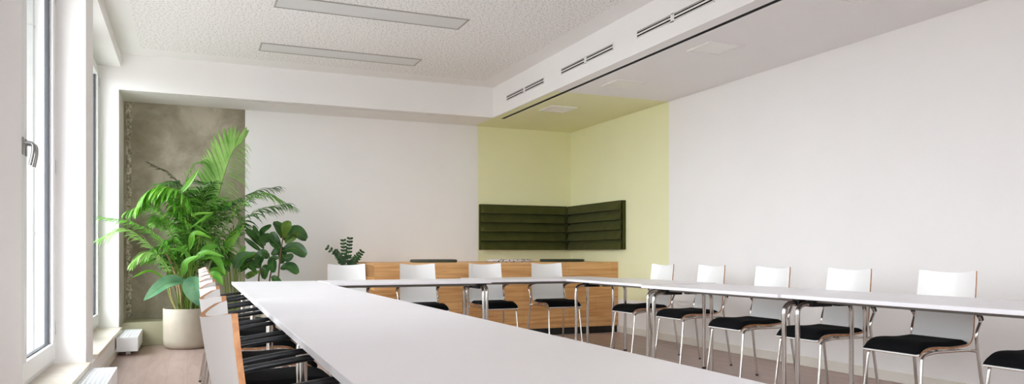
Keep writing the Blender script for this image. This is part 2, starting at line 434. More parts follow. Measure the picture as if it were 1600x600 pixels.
# ------------------------------------------------------------------ ceiling lamps, panels, vents
def linear_lamp(x0, x1, y0, y1, label):
    root = empty('ceiling_lamp', ((x0+x1)/2, (y0+y1)/2, ZC)); tag(root, label, 'ceiling light', 'long recessed ceiling lamps')
    a, c = (x1-x0)/2, (y1-y0)/2
    q = MB(); w = .016
    q.box(-a,a,-c,-c+w,-.008,.0); q.box(-a,a,c-w,c,-.008,.0); q.box(-a,-a+w,-c+w,c-w,-.008,.0); q.box(a-w,a,-c+w,c-w,-.008,.0)
    q.build('lamp_frame', M['lampframe'], root)
    MB().box(-a+w, a-w, -c+w, c-w, -.004, .0).build('lamp_diffuser', M['lampglass'], root)
def gp(u, v, z):
    d = (z-H)*F/(397.3-v); r = (u-800)/F
    return d*(r*cs+sn), d*(cs-r*sn)
linear_lamp(.69, 2.39, 8.15, 8.47, 'long grey ceiling lamp, the one nearer the back bulkhead')
linear_lamp(.69, 2.39, 6.60, 6.93, 'long grey ceiling lamp, the larger-looking one cut by the top of the photo')

def panel_light(x, y, label):
    root = empty('ceiling_panel_light', (x, y, ZD)); tag(root, label, 'ceiling light', 'square panels in the dropped ceiling')
    a = .172; w = .024
    q = MB(); q.box(-a,a,-a,-a+w,-.012,0); q.box(-a,a,a-w,a,-.012,0); q.box(-a,-a+w,-a+w,a-w,-.012,0); q.box(a-w,a,-a+w,a-w,-.012,0)
    q.build('panel_frame', M['whiteframe'], root)
    MB().box(-a+w, a-w, -a+w, a-w, -.006, 0).build('panel_diffuser', M['panelglass'], root)
PAN = [(4.15, 8.32, 'small square panel light in the pale green niche ceiling'),
       (4.17, 6.84, 'small square panel light just in front of the green niche, on white ceiling'),
       (4.167, 5.33, 'square panel light halfway along the dropped ceiling, largest fully visible'),
       (4.167, 3.82, 'square panel light cut off by the top edge of the photo')]
for x, y, l in PAN: panel_light(x, y, l)

def vent(y, label):
    root = empty('air_vent', (XB, y, 2.945)); tag(root, label, 'vent', 'slot vents in the white beam')
    L = .54
    q = MB(); h = .036; w = .007
    q.box(-.006,0,-L,L,h-w,h); q.box(-.006,0,-L,L,-h,-h+w)
    q.box(-.006,0,-L,-L+w,-h,h); q.box(-.006,0,L-w,L,-h,h); q.box(-.006,0,-.022,.022,-h,h)
    q.build('vent_frame', M['wall'], root)
    MB().box(-.001, 0, -L+w, L-w, -h+w, h-w).build('vent_opening', M['slot'], root)
    q = MB()
    for s in (-1, 1):
        a, c = (-L+w, -.022) if s < 0 else (.022, L-w)
        q.box(-.005,-.001,a,c,-.0065,.0065); q.box(-.003,-.001,a,c,.020,.024); q.box(-.003,-.001,a,c,-.024,-.020)
    q.build('vent_slat', M['whiteframe'], root)
VL = ['slot air vent in the beam, the farthest one near the bulkhead corner', 'slot air vent in the beam, the middle one of three', 'slot air vent in the beam, the nearest, running to the top of the photo']
for k, y in enumerate((8.20, 6.70, 5.22)): vent(y, VL[k])

# ------------------------------------------------------------------ convectors
def convector(x0, x1, y0, y1, label):
    root = empty('convector_radiator', ((x0+x1)/2, (y0+y1)/2, .045)); tag(root, label, 'radiator', 'low white convectors under the windows')
    a, c, h = (x1-x0)/2, (y1-y0)/2, .14
    q = MB(); t = .006
    q.box(-a,-a+t,-c,c,0,h,0); q.box(a-t,a,-c,c,0,h,0); q.box(-a+t,a-t,-c,-c+t,0,h,0); q.box(-a+t,a-t,c-t,c,0,h,0); q.box(-a+t,a-t,-c+t,c-t,0,t,0)
    q.box(-a,a,-c-.004,-c,h-.022,h,0)
    q.box(-a-.0,a,-c-.004,-c,0,.012,0); q.box(a-.022,a,-c-.004,-c,.012,h-.022,0); q.box(-a,-a+.022,-c-.004,-c,.012,h-.022,0)
    q.build('convector_case', M['rad'], root)
    MB().box(-a+t, a-t, -c+t, c-t, h-.05, h-.046).build('convector_core', M['radin'], root)
    q = MB(); w = .012
    q.box(-a,a,-c,-c+w,h,h+.004); q.box(-a,a,c-w,c,h,h+.004); q.box(-a,-a+w,-c+w,c-w,h,h+.004); q.box(a-w,a,-c+w,c-w,h,h+.004)
    n = 6
    for k in range(1, n): x = -a+2*a*k/n; q.box(x-.003,x+.003,-c+w,c-w,h-.006,h+.003)
    n = int(2*c/.038)
    for k in range(1, n): y = -c+2*c*k/n; q.box(-a+w,a-w,y-.003,y+.003,h-.006,h+.002)
    q.build('convector_grille', M['rad'], root)
    for s in (-1, 1):
        MB().box(-.02, .02, s*(c-.15)-.02, s*(c-.15)+.02, -.045, 0, 0, .003).build('foot', M['rad'], root)
convector(-.646, -.456, 8.45, 9.30, 'small white convector box on the floor by the far window, beside the ledge')
convector(-.646, -.470, 5.30, 6.24, 'white convector box with grille top at the bottom edge, by the nearer window')

# ------------------------------------------------------------------ tables
ZT = .74; TT = .025
def table(cx0, cy0, L, W, rz, label, group, inset=.10, name='meeting_table', ends=(.05, .05)):
    """origin at the corner cx0,cy0; long side along local Y, width along local X"""
    root = empty(name, (cx0*K, cy0*K, 0), rz); tag(root, label, 'table', group)
    FURN[0] = True
    q = MB()
    q.box(0, W, 0.001, L-.001, ZT-TT, ZT, 0, .0025)
    # thin underside sheet
    q.box(.01, W-.01, .01, L-.01, ZT-TT-.003, ZT-TT, 1)
    q.build('tabletop', [M['table'], M['tunder']], root)
    zt = ZT-TT-.042; ZF = -LIFT/K
    for e in (0, 1):
        y = ends[0] if e == 0 else L-ends[1]
        for s in (-1, 1):
            x = inset if s < 0 else W-inset
            xi = W/2+s*.06
            q = MB(); q.tube(round_path([(x, y, ZF+.006), (x, y, zt), (xi, y, zt)], .075, 8), .0165, 14)
            q.tube([(x, y, ZF), (x, y, ZF+.02)], .019, 12, 1)
            q.build('leg', [M['chrome'], M['black']], root)
            a_, c_ = sorted((W/2+s*.03, W/2+s*.21))
            q = MB(); q.box(a_, c_, y-.032, y+.032, zt-.020, ZT-TT-.003, 0, .006)
            q.build('leg_bracket', M['black'], root)
    q = MB()
    for s in (-1, 1): q.box(W/2+s*.16-.015, W/2+s*.16+.015, ends[0]+.035, L-ends[1]-.035, ZT-TT-.033, ZT-TT-.003)
    q.build('under_rail', M['tunder'], root)
    FURN[0] = False
    return root
sk = -R(.7)
def lx(y): return .315+(y-1.26)*math.tan(R(.7))
LY = [1.26, 3.29, 4.84, 6.40, 7.95]
ll = ['white meeting table nearest the camera in the left row, the largest in view',
      'second white meeting table from the front in the left row', 'third white meeting table from the front in the left row',
      'farthest white meeting table of the left row, by the tall palm']
for k in range(4): table(lx(LY[k]), LY[k], LY[k+1]-LY[k], .80, sk, ll[k], 'left row of meeting tables', ends=(.06, .06))
table(3.68, 2.33, 1.69, .82, 0, 'white meeting table nearest the camera in the right row', 'right row of meeting tables')
table(3.66, 4.025, 1.685, .82, 0, 'middle white meeting table of the right row', 'right row of meeting tables')
table(3.79, 5.90, 1.54, .82, -R(.6), 'farthest white meeting table of the right row, before the green niche', 'right row of meeting tables')
table(1.225, 8.01, 1.62, .80, -R(90), 'white meeting table across the back, left one, before the indoor plants', 'meeting tables across the back')
table(2.87, 8.24, 1.64, .80, -R(90), 'white meeting table across the back, right one, before the oak bench', 'meeting tables across the back')

# ------------------------------------------------------------------ chairs
def shell_mesh():
    # centre line of the bent plywood (y, z, half width, sag)
    prof = [(-.318,.887,.205,.050),(-.310,.83,.207,.047),(-.298,.76,.209,.044),(-.283,.68,.211,.038),(-.266,.60,.213,.030),(-.250,.54,.215,.022),
            (-.232,.49,.216,.014),(-.207,.455,.217,.008),(-.17,.438,.218,.004),(-.11,.430,.219,.002),(0,.427,.220,0),(.10,.432,.220,0),(.17,.430,.219,0),(.215,.418,.216,0),(.243,.398,.212,0),(.252,.382,.208,0)]
    sp = smooth_path([(a, b, 0) for a, b, c, d in prof], 2)
    ex = smooth_path([(c, d, 0) for a, b, c, d in prof], 2)
    N = len(sp); NX = 12; T = .0055
    F_, B_ = [], []
    for i in range(N):
        p = sp[i]; t = (sp[min(i+1,N-1)]-sp[max(i-1,0)]).normalized()
        nn = Vector((-t.y, t.x))      # (y,z) normal
        if nn.x < 0 and i < N*.4: nn = -nn
        if i >= N*.4 and nn.y < 0: nn = -nn
        hw, sag = ex[i].x, ex[i].y
        for j in range(NX+1):
            s = -1+2*j/NX
            y = p.x+sag*s*s; z = p.y
            if i < 8: z += .020*s*s*(1-i/8)
            if i < 2 and abs(s) > .95: z -= .004*(2-i)/2
            F_.append((s*hw, y+nn.x*T, z+nn.y*T)); B_.append((s*hw, y-nn.x*T, z-nn.y*T))
    q = MB(); W = NX+1
    fs = [(i*W+j, i*W+j+1, (i+1)*W+j+1, (i+1)*W+j) for i in range(N-1) for j in range(NX)]
    q.add(F_, fs, 0, True); q.add(B_, fs, 0, True)
    off = N*W
    rim = []
    for i in range(N-1):
        rim += [(i*W, (i+1)*W, (i+1)*W+off, i*W+off), (i*W+NX, (i+1)*W+NX, (i+1)*W+NX+off, i*W+NX+off)]
    for j in range(NX):
        rim += [(j, j+1, j+1+off, j+off), ((N-1)*W+j, (N-1)*W+j+1, (N-1)*W+j+1+off, (N-1)*W+j+off)]
    q.add(F_+B_, rim, 1, False)
    return q
def cushion_mesh():
    prof = [(-.185,.450),(-.15,.442),(-.08,.437),(0,.435),(.10,.440),(.17,.438),(.213,.426),(.238,.408),(.252,.392)]
    sp = smooth_path([(a, b, 0) for a, b in prof], 3); N = len(sp); NX = 14
    top, bot = [], []
    for i in range(N):
        p = sp[i]; u = i/(N-1); t = (sp[min(i+1,N-1)]-sp[max(i-1,0)]).normalized(); nn = Vector((-t.y, t.x))
        eu = min(1, u/.16); ev = min(1, (1-u)/.10)
        e1 = math.sqrt(max(0, 1-(1-eu)**2))*math.sqrt(max(0, 1-(1-ev)**2))
        for j in range(NX+1):
            s = -1+2*j/NX; k = min(1, (1-abs(s))/.14); e2 = math.sqrt(max(0, 1-(1-k)**2))
            hh = .001+.026*e1*e2
            x = s*(.213-.012*(1-min(1,u/.1))**2)
            top.append((x, p.x+nn.x*hh, p.y+nn.y*hh)); bot.append((x, p.x, p.y))
    W = NX+1; fs = [(i*W+j, i*W+j+1, (i+1)*W+j+1, (i+1)*W+j) for i in range(N-1) for j in range(NX)]
    q = MB(); q.add(top, fs, 0, True); q.add(bot, fs, 0, False)
    off = N*W; rim = []
    for i in range(N-1): rim += [(i*W,(i+1)*W,(i+1)*W+off,i*W+off),(i*W+NX,(i+1)*W+NX,(i+1)*W+NX+off,i*W+NX+off)]
    for j in range(NX): rim += [(j,j+1,j+1+off,j+off),((N-1)*W+j,(N-1)*W+j+1,(N-1)*W+j+1+off,(N-1)*W+j+off)]
    q.add(top+bot, rim, 0, False)
    return q
def make_chair():
    root = empty('armchair'); tag(root, 'x', 'chair'); FURN[0] = True; ZF = -LIFT/K
    shell_mesh().build('backrest', [M['shell'], M['plyedge']], root)
    cushion_mesh().build('seat_cushion', M['fabric'], root)
    for s in (-1, 1):
        # rear leg runs up past the seat and carries the armrest
        X = s*.232
        q = MB()
        path = round_path([(s*.247,-.308,ZF+.004),(X,-.238,.40),(X,-.222,.50),(s*.238,-.262,.590),(s*.238,-.235,.622)], .05, 5)
        q.tube(path, .0105, 10); q.tube([(s*.247,-.3085,ZF),(s*.2467,-.3055,ZF+.016)], .013, 10, 1)
        q.build('leg', [M['chrome'], M['black']], root)
        q = MB()
        q.tube(round_path([(X,-.238,.395),(s*.20,-.20,.402),(s*.198,.10,.402),(s*.198,.215,.385),(s*.216,.269,ZF+.004)], .035, 5), .0095, 10)
        q.tube([(s*.216,.269,ZF),(s*.2155,.267,ZF+.016)], .012, 10, 1)
        q.build('leg', [M['chrome'], M['black']], root)
        q = MB()
        q.tube(smooth_path([(s*.238,-.270,.592),(s*.238,-.245,.624),(s*.238,-.19,.646),(s*.238,-.09,.662),(s*.238,.0,.674),(s*.238,.06,.680)], 4),
               lambda t: .0175-.005*t if t > .12 else .013+.033*t, 10, flat=.8)
        q.build('armrest', M['armblack'], root)
    q = MB()
    q.tube([(-.20,-.14,.404),(.20,-.14,.404)], .008, 8); q.tube([(-.198,.12,.402),(.198,.12,.402)], .008, 8)
    q.tube([(-.09,-.14,.406),(-.09,.12,.406)], .009, 8); q.tube([(.09,-.14,.406),(.09,.12,.406)], .009, 8)
    for s in (-1, 1):
        for y in (-.09, .06): q.box(s*.19-.012, s*.19+.012, y-.02, y+.02, .402, .424, 0, .003)
    q.build('under_seat_frame', M['chrome'], root)
    FURN[0] = False
    return root
chair0 = make_chair(); used = [False]
def chair(x, y, face, label, group):
    """face: direction the sitter looks, degrees in the plan (0 = +X)"""
    o = copy_tree(chair0) if used[0] else chair0
    used[0] = True
    o.location = (x*K, y*K, 0); o.rotation_euler.z = R(face-90)
    o['label'] = label; o['group'] = group
g1 = 'white chairs along the left row'
ordn = ['nearest the camera', 'second from the camera', 'third from the camera', 'fourth from the camera', 'fifth from the camera', 'sixth from the camera', 'seventh from the camera', 'farthest, before the palm pot']
for k, y in enumerate((1.66, 2.29, 2.95, 3.63, 4.36, 5.17, 5.88, 6.75)):
    chair(.345+(y-1.6)*.012, y, 0, 'white armchair with black seat in the left row, '+ordn[k], g1)
g2 = 'white chairs behind the back tables'
for x, y, l in ((1.615, 8.47, 'leftmost back-row chair, dark potted plant rising just behind it'),
                (2.425, 8.47, 'second back-row chair from the left, below the grey-green pad'),
                (3.27, 8.545-.03, 'third back-row chair from the left, below the patterned pad'),
                (4.085, 8.545-.03, 'rightmost back-row chair, below the dark green pad')):
    chair(x, y-.27, -90, 'white armchair, '+l, g2)
g3 = 'white chairs along the right wall'
for x, y, l in ((4.82, 7.075, 'farthest of the right row, its back against the pale green wall'),
                (4.84, 6.25, 'second from the green niche in the right row'),
                (4.65, 5.17, 'third from the green niche in the right row'),
                (4.65, 4.345, 'fourth from the green niche in the right row'),
                (4.63, 3.515, 'fifth from the green niche in the right row'),
                (4.63, 2.69, 'nearest of the right row, only its seat showing')):
    chair(x-.27, y, 180, 'white armchair '+l, g3)

# ------------------------------------------------------------------ oak bench with cushions, wall upholstery
root = empty('oak_bench', (1.95, 8.57, 0)); tag(root, 'high oak bench plinth filling the back corner below the green cushions', 'bench')
BW = XW-1.95-.001
MB().box(0, BW, 0, .022, .088, .885, 0, .002).build('front_board', M['oak'], root)
q = MB(); q.box(0, BW, 0, YB-8.57-.002, .885, .912, 0, .002); q.build('top_board', M['oaktop'], root)
q = MB(); q.box(0, .022, .022, YB-8.57-.002, .262, .885); q.build('side_board', M['oak'], root)
q = MB(); q.box(.01, BW, .03, .05, 0, .088); q.build('kickboard', M['black'], root)

def pad(x, y, mat, label, w=.27, dd=.22, h=.036):
    n = 40; prof = []
    q = MB(); m = 7; vs = []; fs = []
    for i in range(m+1):
        a = math.pi*i/m; k = 1-.06*(1-math.sin(a)); z = h/2*(1-math.cos(a))
        for j in range(n):
            t = 2*math.pi*j/n; c, s_ = math.cos(t), math.sin(t)
            e = .55
            vs.append((w*k*math.copysign(abs(c)**e, c), dd*k*math.copysign(abs(s_)**e, s_), z))
    for i in range(m):
        for j in range(n): fs.append((i*n+j, i*n+(j+1)%n, (i+1)*n+(j+1)%n, (i+1)*n+j))
    fs.append(tuple(range(n))); fs.append(tuple(m*n+j for j in range(n)))
    q.add(vs, fs, 0, True)
    o = q.build('seat_pad', mat, None, (x, y, .912)); tag(o, label, 'cushion', 'seat pads on the oak bench')
def xat(u, Y): return at(u, 400, Y).x
pad(xat(677.5, 8.86), 8.86, M['cush_grey'], 'grey-green flat seat pad at the left on the oak bench')
pad(xat(795, 8.86), 8.86, M['cush_pat'], 'black and white patterned seat pad in the middle of the oak bench')
pad(xat(878, 8.86), 8.86, M['cush_dark'], 'dark green flat seat pad at the right on the oak bench')

def channels(L, label, gname):
    """upholstered wall panel, length along local X, depth towards -Y, five horizontal pillows"""
    z0, z1, D = 1.072, 1.70, .065
    q = MB(); n = 5; seg = 8; prof = []
    for k in range(n):
        for t in (0, .035, .10, .25, .42, .60, .78, .92):
            # pillow: fullest low down, pulled in at the seam
            d = D-.016+.072*(1-(max(0, t-.06)/.94)**1.25) if t > .03 else (D-.016 if t == 0 else D+.045)
            prof.append((d, z0+(z1-z0)*(k+t)/n))
    prof.append((D+.002, z1))
    xs = [0, .01, .03, .06, .1]+[.1+(L-.2)*i/8 for i in range(1, 8)]+[L-.1, L-.06, L-.03, L-.01, L]
    vs = []; fs = []
    for x in xs:
        e = min(1, min(x, L-x)/.06); e = math.sin(e*math.pi/2)*.75+.25
        for d, z in prof: vs.append((x, -(D+(d-D)*e), z))
    W = len(prof)
    for i in range(len(xs)-1):
        for j in range(W-1): fs.append((i*W+j, i*W+j+1, (i+1)*W+j+1, (i+1)*W+j))
    q.add(vs, fs, 0, False)
    q.box(0, L, -D+.02, -.001, z0, z1)
    o = q.build('wall_cushion', M['olive']); tag(o, label, 'wall cushion', gname)
    return o
o = channels(XW-.10-3.71, 'dark olive channelled wall cushion on the back wall of the niche', 'olive wall cushions of the niche'); o.location = (3.71, YB, 0)
o = channels(YB-8.38-.001, 'dark olive channelled wall cushion on the right-hand niche wall', 'olive wall cushions of the niche')
o.rotation_euler.z = -R(90); o.location = (XW-.001, YB-.001, 0)

# ------------------------------------------------------------------ plants
def add_blade(q, base, dr, nrm, length, width, droop=.25, segs=4, fold=.15, mi=0, shape=None, curl=0):
    """leaf blade: starts at base, heads along dr, falls with gravity"""
    dr = dr.normalized(); side = dr.cross(nrm)
    if side.length < 1e-4: side = dr.cross(Vector((.3, .2, 1)))
    side.normalize(); nn = side.cross(dr).normalized()
    shape = shape or (lambda t: math.sin(math.pi*min(1, t*.92+.08))**.8)
    vs = []; fs = []
    p = Vector(base); d = dr.copy(); st = length/segs
    for i in range(segs+1):
        t = i/segs; w = max(.0006, width*.5*shape(t))
        nn = side.cross(d).normalized()
        vs += [p+side*w+nn*w*fold, p, p-side*w+nn*w*fold]
        d = (d+Vector((0, 0, -1))*droop/segs*1.6+side*curl/segs).normalized(); p = p+d*st
    for i in range(segs): fs += [(i*3, i*3+1, i*3+4, i*3+3), (i*3+1, i*3+2, i*3+5, i*3+4)]
    q.add(vs, fs, mi, True)
def frond(root, pts, leaf=.26, n=26, mat='lf_mid', start=.35, droop=.5, width=.019, rach=.006, ang=60, seed=0, lmul=(1, 1), stemmat='stem', sidebias=None, other=None):
    n = int(n*1.5)
    rn = random.Random(seed)
    path = smooth_path(pts, 8); N = len(path)
    q = MB(); q.tube(path, rach, 6, 1, r2=.0015)
    # arc length
    ds = [0]
    for i in range(1, N): ds.append(ds[-1]+(path[i]-path[i-1]).length)
    tot = ds[-1]
    def pos(s):
        s *= tot
        for i in range(1, N):
            if ds[i] >= s:
                k = (s-ds[i-1])/max(1e-6, ds[i]-ds[i-1]); return path[i-1].lerp(path[i], k), (path[i]-path[i-1]).normalized()
        return path[-1], (path[-1]-path[-2]).normalized()
    for k in range(n):
        t = k/(n-1); s = start+(1-start)*t
        p, tg = pos(min(.999, s))
        side = sidebias.cross(tg).normalized() if sidebias is not None else tg.cross(Vector((0, 0, 1)))
        if side.length < .15: side = Vector((1, 0, 0))
        side.normalize(); up = side.cross(tg).normalized()
        if up.z < 0 and sidebias is None: up = -up
        prof = math.sin(math.pi*(.12+.80*t))**.6
        for j, sg in enumerate((-1, 1)):
            an, dp, wd = (ang, droop, width) if (sg > 0 or other is None) else other
            a = R(an)*(1-.45*t)+rn.uniform(-.08, .08)
            d = tg*math.cos(a)+side*sg*math.sin(a)+up*rn.uniform(.05, .3)
            ln = leaf*prof*lmul[j]*rn.uniform(.88, 1.08)
            if ln > .02: add_blade(q, p, d, up, ln, wd*rn.uniform(.85, 1.15), dp*rn.uniform(.7, 1.3), 5, .25, 0)
    return q.build('frond', [M[mat], M[stemmat]], root)
def pot_profile(r, h): return [(0,0),(r*.80,0),(r*.90,.012),(r*.975,.045),(r*.995,.09),(r,h*.6),(r,h-.004),(r*.99,h),(r*.955,h),(r*.94,h-.01),(r*.94,h-.05)]
def make_pot(root, r, h, mat='pot', dx=0, dy=0, dz=0):
    q = MB(); q.lathe([(a, b+dz) for a, b in pot_profile(r, h)], dx, dy, 48); q.build('pot', M[mat], root)
    q = MB(); q.lathe([(0, h-.035+dz), (r*.5, h-.03+dz), (r*.935, h-.04+dz)], dx, dy, 32); q.build('soil', M['soil'], root)

PX, PY = 0.0, 8.98
root = empty('potted_palm', (0, 0, 0)); root.location = (0, 0, 0)
tag(root, 'tall feathery palm in a beige round pot by the concrete wall', 'potted plant')
make_pot(root, .243, .43, dx=PX, dy=PY)
rn = random.Random(11)
B = lambda dx, dy: Vector((PX+dx, PY+dy, .39))
A = at
# tall fan frond at the top
frond(root, [B(.05,.0), A(322,400,8.95), A(343,300,8.97), A(362,240,9.0), A(378,222,9.0)], leaf=.44, n=44, mat='lf_light', start=.46, droop=.22, width=.030, ang=44, seed=1, sidebias=Vector((0,-1,.12)), lmul=(.80, 1.0), other=(88, 1.0, .009))
# right-hand fronds
frond(root, [B(.08,.02), A(330,400,8.9), A(368,330,8.85), A(410,302,8.8), A(456,322,8.72)], leaf=.30, n=30, mat='lf_mid', start=.38, droop=.65, ang=58, seed=2)
frond(root, [B(.06,.06), A(328,390,9.05), A(352,330,9.1), A(392,302,9.15), A(432,292,9.2)], leaf=.30, n=28, mat='lf_dark', start=.40, droop=.7, ang=60, seed=3)
frond(root, [B(.09,-.02), A(325,420,8.8), A(360,365,8.7), A(400,330,8.6), A(448,318,8.5)], leaf=.26, n=26, mat='lf_dark', start=.4, droop=.8, ang=55, seed=4)
# left-hand fronds
frond(root, [B(-.06,-.02), A(282,430,8.8), A(250,375,8.7), A(205,348,8.6), A(160,340,8.5)], leaf=.20, n=26, mat='lf_mid', start=.42, droop=.5, ang=60, seed=5)
frond(root, [B(-.07,.0), A(280,440,8.9), A(242,392,8.85), A(200,360,8.8), A(158,372,8.72)], leaf=.26, n=24, mat='lf_light', start=.4, droop=.6, ang=55, seed=6)
frond(root, [B(-.03,-.04), A(276,400,8.85), A(258,340,8.8), A(232,318,8.75), A(200,330,8.7)], leaf=.28, n=24, mat='lf_mid', start=.45, droop=.9, ang=60, seed=7)
frond(root, [B(-.04,.04), A(300,380,9.1), A(292,310,9.12), A(268,275,9.14), A(234,255,9.16)], leaf=.16, n=26, mat='lf_brown', start=.62, droop=.45, ang=50, seed=8, lmul=(1, .8))
frond(root, [B(-.08,-.05), A(270,440,8.75), A(246,400,8.65), A(225,395,8.6), A(205,412,8.55)], leaf=.2, n=20, mat='lf_light', start=.5, droop=.9, ang=55, seed=9)
frond(root, [B(.0,.03), A(292,360,9.0), A(288,300,9.0), A(300,262,9.0), A(318,250,9.0)], leaf=.24, n=22, mat='lf_mid', start=.5, droop=.9, ang=60, seed=10)
# inner crown
ends = [((300,350),(296,300),(270,300)), ((312,340),(325,290),(342,290)), ((306,370),(335,330),(372,312)), ((296,380),(270,350),(240,352)),
        ((300,390),(318,345),(350,345)), ((290,400),(262,372),(236,395)), ((310,400),(340,372),(376,362)), ((303,360),(300,318),(316,312)),
        ((298,340),(282,292),(252,286)), ((308,330),(314,286),(300,282)), ((314,410),(342,390),(366,398)), ((288,410),(272,390),(262,410)),
        ((295,420),(285,380),(268,372)), ((306,415),(322,372),(336,380)), ((300,400),(290,350),(276,330)), ((308,385),(330,322),(352,316))]
ends += [((a[0]+rn.uniform(-14,14), a[1]+rn.uniform(-8,14)), (b_[0]+rn.uniform(-22,22), b_[1]+rn.uniform(-10,30)), (c_[0]+rn.uniform(-24,24), c_[1]+rn.uniform(0,50))) for a, b_, c_ in ends]
for k, e in enumerate(ends):
    yy = [8.98+rn.uniform(-.25, .22) for _ in range(3)]
    yy = [8.98+(yy[0]-8.98)*.4, yy[1], yy[2]]
    frond(root, [B(rn.uniform(-.1,.1), rn.uniform(-.1,.1))]+[A(e[i][0]+rn.uniform(-6,6), e[i][1]+rn.uniform(-6,6), yy[i]) for i in range(3)],
          leaf=rn.uniform(.16,.24), n=22, mat=rn.choice(['lf_mid','lf_mid','lf_dark','lf_light']), start=.42, droop=.75, ang=58, seed=20+k, rach=.005)
# bare canes
for k in range(7):
    x, y = rn.uniform(-.12,.12), rn.uniform(-.12,.1)
    q = MB(); q.tube(smooth_path([(PX+x,PY+y,.38),(PX+x*1.2-.01*k,PY+y,.62),(PX+x*1.5-.02,PY+y*1.2,.92+rn.uniform(0,.15))], 4), .010, 8, 0, r2=.006)
    q.build('stem', M['cane' if k % 2 else 'stem'], root)
q = MB(); q.tube(smooth_path([B(-.05,-.08), A(280,445,8.87), A(262,400,8.8), A(250,385,8.78)], 5), .016, 8, 0, r2=.008); q.build('stem', M['cane'], root)

def leaf_shape_broad(t): return (math.sin(math.pi*min(1, .03+t*.97))**.75)*(1.0-.25*t)
def leaf_shape_fig(t): return math.sin(math.pi*min(1, .04+.93*t))**.6*(.62+.5*t) if t < .97 else .3
def broad(root, base, mid, tip, width, mat, stem_from=None, fold=.25, shape=leaf_shape_broad, nrm=None, sr=.004, wave=.0):
    """broad leaf through three points with its petiole"""
    path = smooth_path([base, mid, tip], 7); N = len(path); q = MB(); vs = []; fs = []
    cols = (-1, -.55, 0, .55, 1)
    nrm = nrm or Vector((.1, -.75, .65))
    for i in range(N):
        t = i/(N-1); tg = (path[min(i+1,N-1)]-path[max(i-1,0)]).normalized()
        side = tg.cross(nrm).normalized(); nn = side.cross(tg).normalized()
        w = max(.001, width*.5*shape(t))
        for c in cols:
            vs.append(path[i]+side*w*c+nn*(abs(c)**1.4*w*fold+wave*w*math.sin(t*16+c*2)*abs(c)))
    for i in range(N-1):
        for j in range(4): fs.append((i*5+j, i*5+j+1, (i+1)*5+j+1, (i+1)*5+j))
    q.add(vs, fs, 0, True)
    # raised midrib
    q.tube([p+Vector((0,-.002,.001)) for p in path], sr*.7, 5, 1, r2=.001)
    if stem_from is not None:
        sp = smooth_path([stem_from, (Vector(stem_from)+Vector(base))*.5+Vector((0,0,.03)), base], 5)
        q.tube(sp, sr, 6, 1)
    return q.build('leaf', [M[mat], M['stem']], root)
# bright broad leaves high in the palm clump and teal ones over the rim
frond(root, [B(-.02,-.04), A(296,360,8.8), A(282,304,8.74), A(256,292,8.7), A(230,300,8.66), A(214,326,8.62)], leaf=.26, n=26, mat='lf_bright', start=.58, droop=1.3, width=.036, ang=50, seed=71, rach=.006)
frond(root, [B(-.03,-.02), A(290,370,8.85), A(272,318,8.8), A(248,304,8.78), A(226,318,8.76)], leaf=.24, n=20, mat='lf_bright', start=.55, droop=1.4, width=.03, ang=48, seed=72, rach=.005)
broad(root, A(278,305,8.75), A(294,288,8.72), A(312,262,8.7), .065, 'lf_bright', A(298,390,8.9))
broad(root, A(296,440,8.72), A(262,442,8.62), A(224,470,8.5), .20, 'lf_teal', B(-.02,-.1), nrm=Vector((.05,-.6,.8)), wave=.05)
broad(root, A(302,432,8.66), A(304,452,8.52), A(318,481,8.48), .25, 'lf_teal', B(.02,-.12), nrm=Vector((0,-1,.15)), wave=.04)
broad(root, A(262,440,8.72), A(235,424,8.66), A(206,434,8.6), .055, 'lf_bright', B(-.1,-.08), nrm=Vector((0,-.5,.8)))
for k, (a, m_, t, w, mt) in enumerate([((300,410),(320,395),(352,402),.08,'lf_mid'),((310,405),(335,402),(352,430),.11,'lf_mid'),((300,420),(290,395),(262,388),.06,'lf_mid'),
                                 ((296,390),(305,365),(330,372),.08,'lf_bright'),((286,430),(292,410),(310,400),.09,'lf_mid'),((318,440),(335,430),(348,446),.12,'lf_mid')]):
    broad(root, A(*a,8.7), A(*m_,8.62), A(*t,8.55), w, mt, B(rn.uniform(-.08,.08),-.08))
for k in range(9):
    u = rn.uniform(255, 335); v = rn.uniform(345, 432)
    broad(root, A(u,v,8.75), A(u+rn.uniform(-14,14),v-rn.uniform(2,16),8.7), A(u+rn.uniform(-26,26),v+rn.uniform(-22,14),8.66), rn.uniform(.03,.05), rn.choice(['lf_bright','lf_mid']), A(298+rn.uniform(-8,8),440,8.85), sr=.003)

# upright broad-leaved plant between the palm and the fig
root = empty('potted_broadleaf', (0, 0, 0)); tag(root, 'broad-leaved green plant with upright stems between the palm and the fiddle-leaf fig', 'potted plant')
SX, SY = .47, 8.95
make_pot(root, .17, .34, dx=SX, dy=SY)
S = lambda dx, dy: Vector((SX+dx, SY+dy, .3))
broad(root, A(350,398,8.8), A(362,372,8.78), A(382,351,8.75), .12, 'lf_bright', S(-.02,-.03), nrm=Vector((.3,-.9,.2)))
broad(root, A(347,415,8.75), A(332,392,8.7), A(310,398,8.65), .19, 'lf_mid', S(-.03,.0), wave=.04)
broad(root, A(366,420,8.8), A(378,403,8.75), A(400,396,8.7), .15, 'lf_dark', S(.02,.0), wave=.05)
broad(root, A(368,412,8.85), A(376,398,8.85), A(384,384,8.85), .09, 'lf_bright', S(.03,.0))
broad(root, A(354,430,8.75), A(338,425,8.7), A(322,440,8.6), .14, 'lf_mid', S(-.02,-.02))
broad(root, A(372,425,8.85), A(388,415,8.85), A(402,428,8.8), .11, 'lf_dark', S(.03,.02))
broad(root, A(358,425,8.8), A(348,405,8.85), A(338,388,8.9), .10, 'lf_dark', S(.0,.03))
